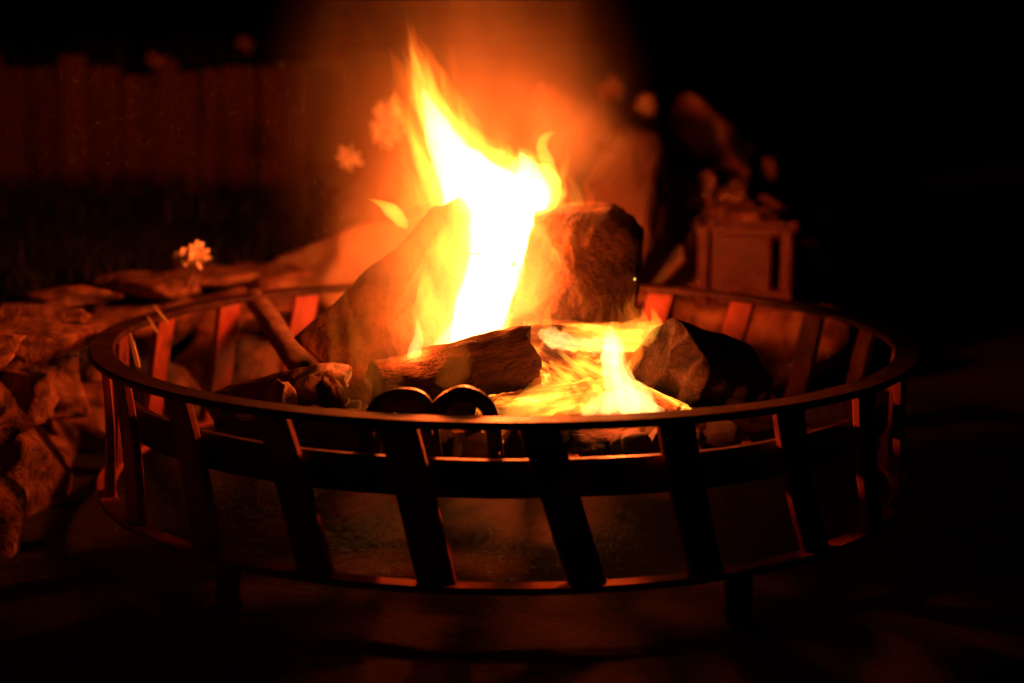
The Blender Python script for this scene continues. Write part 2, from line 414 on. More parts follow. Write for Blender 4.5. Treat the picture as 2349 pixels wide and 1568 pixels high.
def bar_mesh(i):
    """flat bar leaning sideways round the basket"""
    rr = random.Random(i)
    bm = bmesh.new(); rings = []
    lean = math.radians(5.2+rr.uniform(-0.9,0.9)); w_ = 0.0215; t_ = 0.0055; R = 0.529
    bow = rr.uniform(0.0,0.006)
    n = 9
    for k in range(n):
        f = k/(n-1); a = lean*f; z = (ZR-0.0095)*(1-f)+0.0585*f
        r = R - bow*math.sin(PI*f)
        c = Vector((r*math.sin(a), -r*math.cos(a), z))
        tx = Vector((math.cos(a), math.sin(a), 0)); rx = Vector((math.sin(a), -math.cos(a), 0))
        b = 0.0018
        pts = [(-w_+b,-t_),(w_-b,-t_),(w_,-t_+b),(w_,t_-b),(w_-b,t_),(-w_+b,t_),(-w_,t_-b),(-w_,-t_+b)]
        rings.append([c+tx*u+rx*v for u,v in pts])
    hexa(bm, rings)
    return tomesh(bm, 'bar', False)
for i in range(22):
    o = link('bar', bar_mesh(i), M_steel, pit)
    o.rotation_euler = (0,0,math.radians(4.0+16.3636*i))
for a in (-40, 24, 140, 204):
    bm = bmesh.new()
    box(bm, (0,0,0), (0.036,0.010,0.056)); bevel(bm, 0.002, 1)
    o = link('leg', tomesh(bm,'leg',False), M_steel, pit, (0.538*math.sin(math.radians(a+5)), -0.538*math.cos(math.radians(a+5)), 0.0205))
    o.rotation_euler = (0,0,math.radians(a+5))
for i in range(10):
    x = -0.27+0.07*i; y0 = -math.sqrt(0.502**2-x*x); y1 = 0.26
    bm = bmesh.new(); box(bm, (0,0,0), (0.014,y1-y0,0.014)); bevel(bm, 0.002, 1)
    link('grate_bar', tomesh(bm,'grate_bar',False), M_steel, pit, (x,(y0+y1)/2,0.155))
for y in (-0.1, 0.2):
    bm = bmesh.new(); box(bm, (0,0,0), (0.68,0.014,0.010)); bevel(bm, 0.002, 1)
    link('grate_bar', tomesh(bm,'grate_bar',False), M_steel, pit, (0.04,y,0.142))
# rivets on the straps come with the straps; two bent straps standing inside the front rim
def strap(name, pts, width, label):
    base = pts[0]
    o_ = thing(name, base, label, 'iron strap', 'bent iron straps at the front of the grate')
    c = [Vector(p) for p in catmull([tuple(p) for p in pts], 40)]
    bm = bmesh.new(); rings = []
    for i, p in enumerate(c):
        t = (c[min(i+1,39)]-c[max(i-1,0)]).normalized()
        wv = Vector((0.0,1,0.06)).normalized(); nv = t.cross(wv).normalized()
        rings.append([p+wv*0.0035*u+nv*width*v for u,v in ((-1,-1),(1,-1),(1,1),(-1,1))])
    hexa(bm, rings)
    link('band', tomesh(bm,'band',False), M_strap, o_)
    for k in (2, 6, 36):
        bm = bmesh.new(); bmesh.ops.create_uvsphere(bm, u_segments=10, v_segments=6, radius=0.0055)
        link('rivet', tomesh(bm,'rivet'), M_strap, o_, c[k]+Vector((0.0,-0.006,0)))
    return o_
strap('iron_strap', [at(975,1075,-0.47),at(985,985,-0.47),at(1005,935,-0.47),at(1060,903,-0.47),at(1115,930,-0.47),at(1132,985,-0.47),at(1140,1080,-0.47)], 0.0085, 'larger bent black iron strap arching up behind the front rim')
strap('iron_strap', [at(845,1060,-0.46),at(855,975,-0.46),at(880,930,-0.46),at(925,916,-0.46),at(970,938,-0.46),at(990,1060,-0.46)], 0.0125, 'smaller bent black iron strap left of its twin behind the front rim')

# ------------------------------------------------------------------ logs
def log_mesh(p0, p1, r0, r1, seed, shape=None, bark=0.07, nr=46, ns=52, bend=0.0, rough_end=0.12):
    bm = bmesh.new(); ax = p1-p0; L = ax.length; u, v = frame(ax)
    off = Vector((seed*5.1,seed*2.3,seed))
    rings = []
    rows = [(-1,0.0),(-1,0.5),(-1,0.86)] + [(k,1.0) for k in range(nr)] + [(nr,0.86),(nr,0.5),(nr,0.0)]
    for k, sc_ in rows:
        f = min(max(k/(nr-1),0),1)
        c = p0.lerp(p1, f) + u*bend*math.sin(PI*f)*L
        r = (r0*(1-f)+r1*f)
        edge = min(f, 1-f)
        if edge < 0.02: r *= 0.95
        ring = []
        for i in range(ns):
            a = 2*PI*i/ns
            q = Vector((math.cos(a)*2.2, math.sin(a)*2.2, f*L/r*0.35))
            q2 = Vector((math.cos(a)*7, math.sin(a)*7, f*L/r*0.9))
            m = shape(a) if shape else 1.0
            m *= 1 + 0.07*noise.noise(q*0.8+off) + bark*noise.noise(q2+off) + bark*0.7*noise.noise(q2*2.3+off)
            p = c + (u*math.cos(a)+v*math.sin(a))*r*m*sc_
            en = noise.noise(Vector((math.cos(a)*sc_*2,math.sin(a)*sc_*2,seed)))*rough_end*r
            if k <= 0 : p -= ax.normalized()*en*(1 if k<0 else 0.9)
            if k >= nr-1: p += ax.normalized()*en*(1 if k>=nr else 0.9)
            ring.append(p)
        rings.append(ring)
    n = ns
    vs_ = [[bm.verts.new(p) for p in r] for r in rings[1:-1]]
    for a, b in zip(vs_, vs_[1:]):
        for i in range(n): bm.faces.new((a[i],a[(i+1)%n],b[(i+1)%n],b[i]))
    for side, row in ((rings[0],vs_[0]),(rings[-1],vs_[-1])):
        c = bm.verts.new(sum(side, Vector())/n)
        for i in range(n): bm.faces.new((c,row[i],row[(i+1)%n]))
    return tomesh(bm, 'log')
def wedge(angles, lim=1.0):
    """cross-section with flat split faces: list of (angle, distance)"""
    def f(a):
        m = lim
        for b, d in angles:
            cs = math.cos(a-b)
            if cs > 0.05: m = min(m, d/cs)
        return m
    return f
def log(name, p0, p1, r0, r1, seed, mat, label, cat='log', **kw):
    base = (p0+p1)/2; ax = p1-p0; L = ax.length; u, v = frame(ax)
    me = log_mesh(Vector((-L/2,0,0)), Vector((L/2,0,0)), r0, r1, seed, **kw)
    o = link(name, me, mat, None, base, label=label, category=cat)
    o.rotation_euler = Matrix((ax.normalized(), -u, v)).transposed().to_euler()
    return o
def chunk_mesh(poly, depth, centre, seed, grain, amp=0.004):
    """split chunk of wood: front outline as (px, py, Y), rounded front, given depth"""
    P = [at(*p) for p in poly]
    n0 = len(P); out = []
    for i in range(n0):                       # finer outline
        for k in range(5): out.append(P[i].lerp(P[(i+1)%n0], k/5))
    n = len(out); C = at(*centre); off = Vector((seed*4.1,seed*2.7,seed*1.3))
    back = Vector((0.02,depth,0.0))
    rows = []
    for f, q in ((0.12,0),(0.3,0),(0.5,0),(0.7,0),(0.85,0),(0.94,0),(0.985,0.012),(1.0,0.05),(1.01,0.2),(1.01,0.4),(1.0,0.6),(0.99,0.8),(0.95,0.97),(0.7,1.0),(0.3,1.0)):
        rows.append([C.lerp(p, f) + back*q if q < 0.97 else C.lerp(p, f) + back for p in out])
    bm = bmesh.new(); g = Vector(grain).normalized(); vv = []
    for r in rows:
        row = []
        for p in r:
            a = p.dot(g); pr = p - g*a
            q = pr*60 + g*a*9
            d = noise.noise(q+off)*amp + noise.noise(q*2.4+off)*amp*0.6 + noise.noise(p*14+off)*amp*1.6
            dirn = (p-(C+back*0.5)).normalized()
            row.append(bm.verts.new(p+dirn*d))
        vv.append(row)
    for a, b in zip(vv, vv[1:]):
        for i in range(n): bm.faces.new((a[i],a[(i+1)%n],b[(i+1)%n],b[i]))
    bm.faces.new(vv[0][::-1]); bm.faces.new(vv[-1])
    base = sum(P, Vector())/n0 + back*0.5
    for v in bm.verts: v.co -= base
    return tomesh(bm, 'split_log'), base
# A leaning slab, left
me, b_ = chunk_mesh([(676,776,-0.13),(800,662,-0.07),(930,545,-0.02),(985,484,0.0),(1040,460,0.02),(1064,500,0.03),(1052,610,0.0),(1030,720,-0.04),(985,820,-0.10),(900,900,-0.15),(840,950,-0.17),(770,880,-0.16)], 0.13, (890,740,-0.125), 1, (0.72,0.3,0.62))
link('log', me, M_barkA, None, b_, label='thick split log leaning up to the right, left of the flames', category='log')
# B upright block, right
me, b_ = chunk_mesh([(1168,738,0.04),(1180,680,0.04),(1195,610,0.04),(1211,545,0.04),(1226,494,0.04),(1300,483,0.02),(1395,486,0.0),(1440,514,0.0),(1464,548,0.0),(1460,640,-0.02),(1450,725,-0.02),(1380,744,-0.03),(1245,744,0.0)], 0.14, (1318,640,-0.06), 2, (0.2,1,0.3))
link('log', me, M_barkB, None, b_, label='blocky upright log right of the tall flame', category='log')
# C front log
log('log', at(862,908,-0.24), at(1218,836,-0.20), 0.042, 0.050, 3, M_char, 'charred round log lying across the front of the fire', bark=0.09, rough_end=0.35)
# D right log
log('log', at(1530,845,-0.18), at(1705,878,-0.08), 0.064, 0.050, 4, M_char, 'dark log lying at the right side of the fire pit', shape=wedge([(0.9,0.8),(2.6,0.9)]), bark=0.07, rough_end=0.35)
# E small log left with ashen broken end
eo = log('log', at(500,935,-0.12), at(700,888,-0.20), 0.022, 0.026, 5, M_stick, 'small log with an ashen broken end in the left of the fire pit', bark=0.08, rough_end=0.5)
for i,(px,py,Y,s,mt,lab) in enumerate((
    (730,888,-0.215,0.060,M_ash,'lumpy pale ash covered chunk at the broken end of the small log'),
    (762,912,-0.26,0.034,M_char,'small dark chunk in front of the pale ash covered chunk'),
    (640,920,-0.25,0.045,M_ash,'reddish ash lump just behind the front left rim'))):
    link('burnt_chunk', stone_mesh(s*1.3,s,s*0.8,4000+i,0.75,0.28,8), mt, None, at(px,py,Y), label=lab, category='charred wood').rotation_euler = (i,i*0.7,i*1.3)
# back log seen low through the bars, brick-red block, log under the bed
log('log', at(960,1040,-0.30), at(1330,1035,-0.30), 0.040, 0.040, 6, M_split, 'reddish split log low in the grate behind the front bars', shape=wedge([(0,0.8),(PI/2,0.8),(PI,0.8),(-PI/2,0.8)]), bark=0.06)
log('log', at(1290,1010,-0.33), at(1760,985,-0.20), 0.034, 0.03, 7, M_char, 'charred log lying low under the right hand embers', bark=0.1, rough_end=0.5)
log('log', at(520,1010,-0.30), at(900,1020,-0.36), 0.040, 0.038, 8, M_char, 'black log low in the grate behind the front left bars', bark=0.1, rough_end=0.3)
# the stick leaning on the back rim
log('stick', at(583,684,0.40), at(704,862,-0.02), 0.0165, 0.018, 9, M_stick, 'straight reddish stick leaning from the back rim into the fire', 'stick', bark=0.05, ns=24)

# glowing pieces
log('burning_log', at(1205,775,-0.06), at(1500,772,-0.02), 0.022, 0.020, 11, M_hot, 'white hot burning log lying level under the upright log', 'burning log', bark=0.08)
log('burning_log', at(1250,815,-0.10), at(1560,960,-0.28), 0.022, 0.022, 12, M_hot, 'glowing split log sloping down towards the front rim', 'burning log', shape=wedge([(0.4,0.7),(2.0,0.8)]), bark=0.1)
log('burning_log', at(1120,955,-0.36), at(1420,900,-0.18), 0.022, 0.022, 13, M_hot, 'glowing crumbling log end nearest the front rim', 'burning log', bark=0.14, rough_end=0.5)
log('burning_log', at(1290,860,-0.02), at(1460,945,-0.22), 0.026, 0.022, 14, M_hot, 'glowing wood in the hottest part of the ember bed', 'burning log', bark=0.12)

# ember bed
bed = thing('ember_bed', (0.05,-0.12,0.16), 'bed of glowing embers and charcoal on the grate', 'embers')
rr = random.Random(3)
coals = [stone_mesh(1,0.85,0.75,5000+i,0.5,0.2,3) for i in range(8)]
hotc = []
for m_ in coals:
    m2 = m_.copy(); m_.materials.append(M_coal); m2.materials.append(M_hotcoal); hotc.append(m2)
for i in range(230):
    a = rr.uniform(0,2*PI); r = math.sqrt(rr.random())
    x, y = 0.30*r*math.sin(a)+0.05, -0.31*r*math.cos(a)-0.10
    hot = math.exp(-((x-0.10)**2+(y+0.12)**2)/0.025)
    z = 0.168 + 0.045*math.exp(-((x-0.03)**2+(y-0.0)**2)/0.05) + rr.uniform(-0.006,0.008)
    s = rr.uniform(0.022,0.05)
    k = rr.randrange(8)
    o = link('coal', hotc[k] if rr.random() < hot*1.1 else coals[k], None, bed, (x,y,z))
    o.scale = (s,s,s); o.rotation_euler = (rr.uniform(-3,3),rr.uniform(-3,3),rr.uniform(-3,3))

# pale splinters seen under the rim
def splinter(p0, p1, r, label):
    ax = p1-p0; u, v = frame(ax); bm = bmesh.new()
    hexa(bm, [[p0.lerp(p1,f)-(p0+p1)/2+(u*math.cos(a)*q+v*math.sin(a)*q*0.6)*r for a in (0.3,1.9,3.3,5.0)] for f,q in ((0,0.3),(0.3,0.8),(0.75,1.0),(0.95,0.8),(1,0.2))])
    link('wood_splinter', tomesh(bm,'wood_splinter',False), M_dry, None, (p0+p1)/2, label=label, category='splinter')
splinter(at(1005,1064,-0.45), at(1086,1078,-0.45), 0.004, 'thin pale splinter lying on the grate band behind the bars')
splinter(at(1563,985,-0.40), at(1606,1040,-0.42), 0.008, 'pale pointed splinter hanging below the front rim at the right')
splinter(at(298,765,-0.02), at(318,845,-0.06), 0.004, 'bright straw leaning inside the left end of the rim')
splinter(at(352,700,0.12), at(386,742,0.10), 0.0025, 'left of two fine straws lying over the left back rim')
splinter(at(338,725,0.12), at(362,765,0.10), 0.0025, 'right of two fine straws lying over the left back rim')

# ------------------------------------------------------------------ rust red crate, right background
def crate():
    Y = 0.78
    a = at(1615,690,Y); b = at(1832,520,Y); wd = b.x-a.x; ht = b.z-a.z+0.06
    o_ = thing('crate', ((a.x+b.x)/2, Y, b.z-ht), 'rust red framed box standing behind the right part of the rim', 'box')
    R = Matrix.Rotation(math.radians(-14),3,'Z'); C = Vector(((a.x+b.x)/2, Y+0.04, b.z-ht/2))
    def part(nm, c, s):
        bm = bmesh.new(); box(bm, (0,0,0), s, R); bevel(bm, 0.004, 2)
        link(nm, tomesh(bm,nm,False), M_red, o_, C + R@Vector(c))
    dp = 0.11
    for sx in (-1,1):
        for sy in (-1,1): part('post', (sx*(wd/2-0.009), sy*dp/2, 0), (0.020,0.020,ht))
    for sy in (-1,1):
        part('rail', (0, sy*dp/2, ht/2-0.008), (wd-0.042,0.018,0.016))
        part('rail', (0, sy*dp/2, -ht/2+0.05), (wd-0.042,0.018,0.016))
    part('panel', (-0.008, -dp/2+0.008, 0.0), (wd-0.058,0.006,ht-0.03))
    part('panel', (-0.012, dp/2-0.012, 0.0), (wd-0.07,0.005,ht-0.04))
    for sx in (-1,1): part('panel', (sx*(wd/2-0.014), 0, 0), (0.005,dp-0.024,ht-0.04))
    # bowed brace across the front
    bm = bmesh.new(); rings = []
    for k in range(17):
        f = k/16; p = R@Vector((-wd/2+wd*f, -dp/2-0.013, -ht*0.28+0.035*math.sin(PI*0.62*f)))
        rings.append([p+Vector((0,dy,dz)) for dy,dz in ((-0.004,-0.007),(0.004,-0.007),(0.004,0.007),(-0.004,0.007))])
    hexa(bm, rings); link('brace', tomesh(bm,'brace',False), M_red, o_, C)
crate()
# a block under the crate
c = at(1725,770,0.80)
o = link('boulder', stone_mesh(0.34,0.22,0.16,77,0.75,0.06,8), M_stone, None, (c.x,0.84,0.08), label='flat topped block the red box stands on', category='boulder', group='boulders behind the fire pit')

# ------------------------------------------------------------------ grass and flowers
def grass_mesh(spots, seed):
    rr = random.Random(seed); vv = []; ff = []
    for (x,y,z,n,sp,h) in spots:
        for _ in range(n):
            bx, by = x+rr.gauss(0,sp), y+rr.gauss(0,sp)
            a = rr.uniform(0,2*PI); hh = h*rr.uniform(0.5,1.2); wd = rr.uniform(0.0015,0.0035); ln = rr.uniform(0.2,0.9)*hh
            d = Vector((math.cos(a),math.sin(a),0)); s = Vector((-d.y,d.x,0))*wd
            i0 = len(vv)
            for k, (f, q) in enumerate(((0,1),(0.4,0.9),(0.75,0.6))):
                p = Vector((bx,by,z)) + d*ln*f*f + Vector((0,0,hh*(f-0.25*f*f)))
                vv += [p-s*q, p+s*q]
            vv.append(Vector((bx,by,z)) + d*ln + Vector((0,0,hh*0.75)))
            ff += [(i0,i0+1,i0+3,i0+2),(i0+2,i0+3,i0+5,i0+4),(i0+4,i0+5,i0+6)]
    me = bpy.data.meshes.new('grass'); me.from_pydata([tuple(v) for v in vv], [], ff)
    return me
rr = random.Random(17); spots = []
for i in range(400):
    s = rr.uniform(0.06,0.97); p = wp[int(s*88)]; t = (wp[int(s*88)+1]-p).normalized(); nrm = Vector((-t.y,t.x,0))
    q = p + nrm*rr.uniform(0.12,0.75)
    spots.append((q.x,q.y,0.215,12,0.03,rr.uniform(0.05,0.13)))
for i in range(160):
    spots.append((rr.uniform(-1.9,-0.62), rr.uniform(1.95,2.4), 0.56, 10, 0.04, rr.uniform(0.05,0.12)))
for i in range(120):
    spots.append((rr.uniform(-1.6,0.2), rr.uniform(1.1,1.75), 0.27, 8, 0.05, rr.uniform(0.05,0.12)))
link('grass', grass_mesh(spots, 4), M_grass, label='dark grass growing on the terrace above the stone wall', category='grass', kind='stuff')

def petal_mesh(L, wd):
    bm = bmesh.new(); rows = []
    for k in range(6):
        f = k/5; ww = wd*math.sin(PI*(0.12+0.80*f))*(0.6+0.5*f); 
        rows.append([bm.verts.new((L*(0.12+0.88*f), ww*u, 0.10*L*math.sin(f*2.2)-0.25*ww*(u*u)*2)) for u in (-0.5,-0.2,0.2,0.5)])
    for a, b in zip(rows, rows[1:]):
        for i in range(3): bm.faces.new((a[i],a[i+1],b[i+1],b[i]))
    return tomesh(bm, 'petal')
def flower(px, py, Y, rpx, zb, label, npet=11, tilt=(0,0), seed=0, double=False, pm_=None):
    rr = random.Random(seed)
    c = at(px,py,Y); R = rpx/ppm(Y)
    base = Vector((c.x+rr.uniform(-0.02,0.02), Y+0.03, zb))
    o_ = thing('flower', base, label, 'flower', 'flowers on the terrace')
    d = (Vector((0.1,-0.25,0.45))-c).normalized()
    d = (d + (CAM-c).normalized()*0.8 + Vector((tilt[0],0,tilt[1]))).normalized()
    u, v = frame(d); B = Matrix((u,v,d)).transposed()
    pm = petal_mesh(R, R*0.46)
    for layer in range(2 if double else 1):
        for k in range(npet):
            a = 2*PI*k/npet + rr.uniform(-0.12,0.12) + layer*0.3
            o = link('petal', pm, pm_ or M_petal, o_, c + d*0.003*layer)
            o.rotation_euler = (B @ Matrix.Rotation(a,3,'Z') @ Matrix.Rotation(rr.uniform(-0.35,0.05)-0.35*layer,3,'Y')).to_euler()
            s = rr.uniform(0.85,1.08)*(1-0.3*layer); o.scale = (s,s,s)
    bm = bmesh.new(); bmesh.ops.create_icosphere(bm, subdivisions=2, radius=R*0.22)
    for vt in bm.verts: vt.co = B @ Vector((vt.co.x,vt.co.y,vt.co.z*0.55))
    link('flower_centre', tomesh(bm,'flower_centre'), M_fcent, o_, c+d*0.003)
    bm = bmesh.new(); pts = catmull([tuple(base), tuple(base.lerp(c,0.5)+Vector((0.008,0.015,0.01))), tuple(c-d*0.004)], 10)
    hexa(bm, [[Vector(p)+Vector((math.cos(a)*0.0016,math.sin(a)*0.0016,0)) for a in (0,2.09,4.19)] for p in pts])
    link('stem', tomesh(bm,'stem'), M_grass, o_)
flower(448,590,0.30,38,0.25,'bright cream flower with rounded petals above the left end of the wall',11,(0,0.1),1,True)
flower(415,592,0.33,20,0.25,'smaller half open flower touching the bright cream flower',7,(-0.8,0),9)
flower(800,362,0.95,32,0.26,'blurred pale flower alone above the boulder behind the leaning log',7,(-0.5,-0.4),2)
flower(890,255,1.05,36,0.26,'upper of the two blurred flowers close to the left of the tall flame',10,(0,0),3)
flower(885,303,1.0,38,0.26,'lower of the two blurred flowers close to the left of the tall flame',10,(0,0),4)
flower(1250,225,1.25,36,0.27,'blurred flower seen through the smoke over the right flame tip',10,(0,0),5,False,M_petal3)
flower(1395,205,1.55,34,0.27,'dim reddish round flower standing in the dark right of the smoke',10,(0,0),6,False,M_petal2)
flower(1480,243,1.4,30,0.27,'orange lit flower right of the dim round one',8,(0,0.5),7,False,M_petal3)
flower(362,142,1.85,26,0.55,'dim flower on top of the far plank wall at the left',7,(0,0.4),8,False,M_petal2)
flower(560,104,1.98,22,0.55,'faint flower farther right on the far plank wall',6,(0.4,0.3),10,False,M_petal2)

# ------------------------------------------------------------------ flames
HOT = (1.0,0.47,0.12); MID = (1.0,0.34,0.03); OUT = (1.0,0.17,0.010); RED = (1.0,0.12,0.006)
fm = {}
def FM(col, s, streak=0.0, lean=0.0):
    k = (col, s, streak, lean)
    if k not in fm: fm[k] = flame_mat('flame_gas', col, s, streak, 30, lean)
    return fm[k]
def tongue_mesh(pts, seed, depth=0.85, amp=0.16, nr=44, ns=16):
    """pts: (px, py, Y, half width px)"""
    P3 = []
    for px,py,Y,r in pts:
        q = at(px,py,Y); P3.append((q.x,q.y,q.z,r/ppm(Y)))
    c = catmull(P3, nr); bm = bmesh.new(); rings = []
    off = Vector((seed*3.3,seed*1.9,seed*0.7))
    for i, p in enumerate(c):
        r = max(p[3], 0.0004); o = Vector(p[:3])
        a0 = Vector(c[max(i-1,0)][:3]); a1 = Vector(c[min(i+1,nr-1)][:3]); t = (a1-a0).normalized()
        s = t.cross(Vector((0,1,0))).normalized(); d = s.cross(t).normalized()
        ring = []
        for k in range(ns):
            a = 2*PI*k/ns
            m = 1 + amp*noise.noise(Vector((math.cos(a)*1.6,math.sin(a)*1.6,i*0.14))+off) + amp*0.8*noise.noise(Vector((math.cos(a)*3.0,math.sin(a)*3.0,i*0.42))+off)
            ring.append(o + (s*math.cos(a) + d*math.sin(a)*depth)*r*m)
        rings.append(ring)
    hexa(bm, rings)
    return tomesh(bm, 'flame_tongue')
fire = thing('campfire_flames', at(1110,820,0.0), 'tall yellow white flames rising between the logs', 'fire')
LL = 0.48
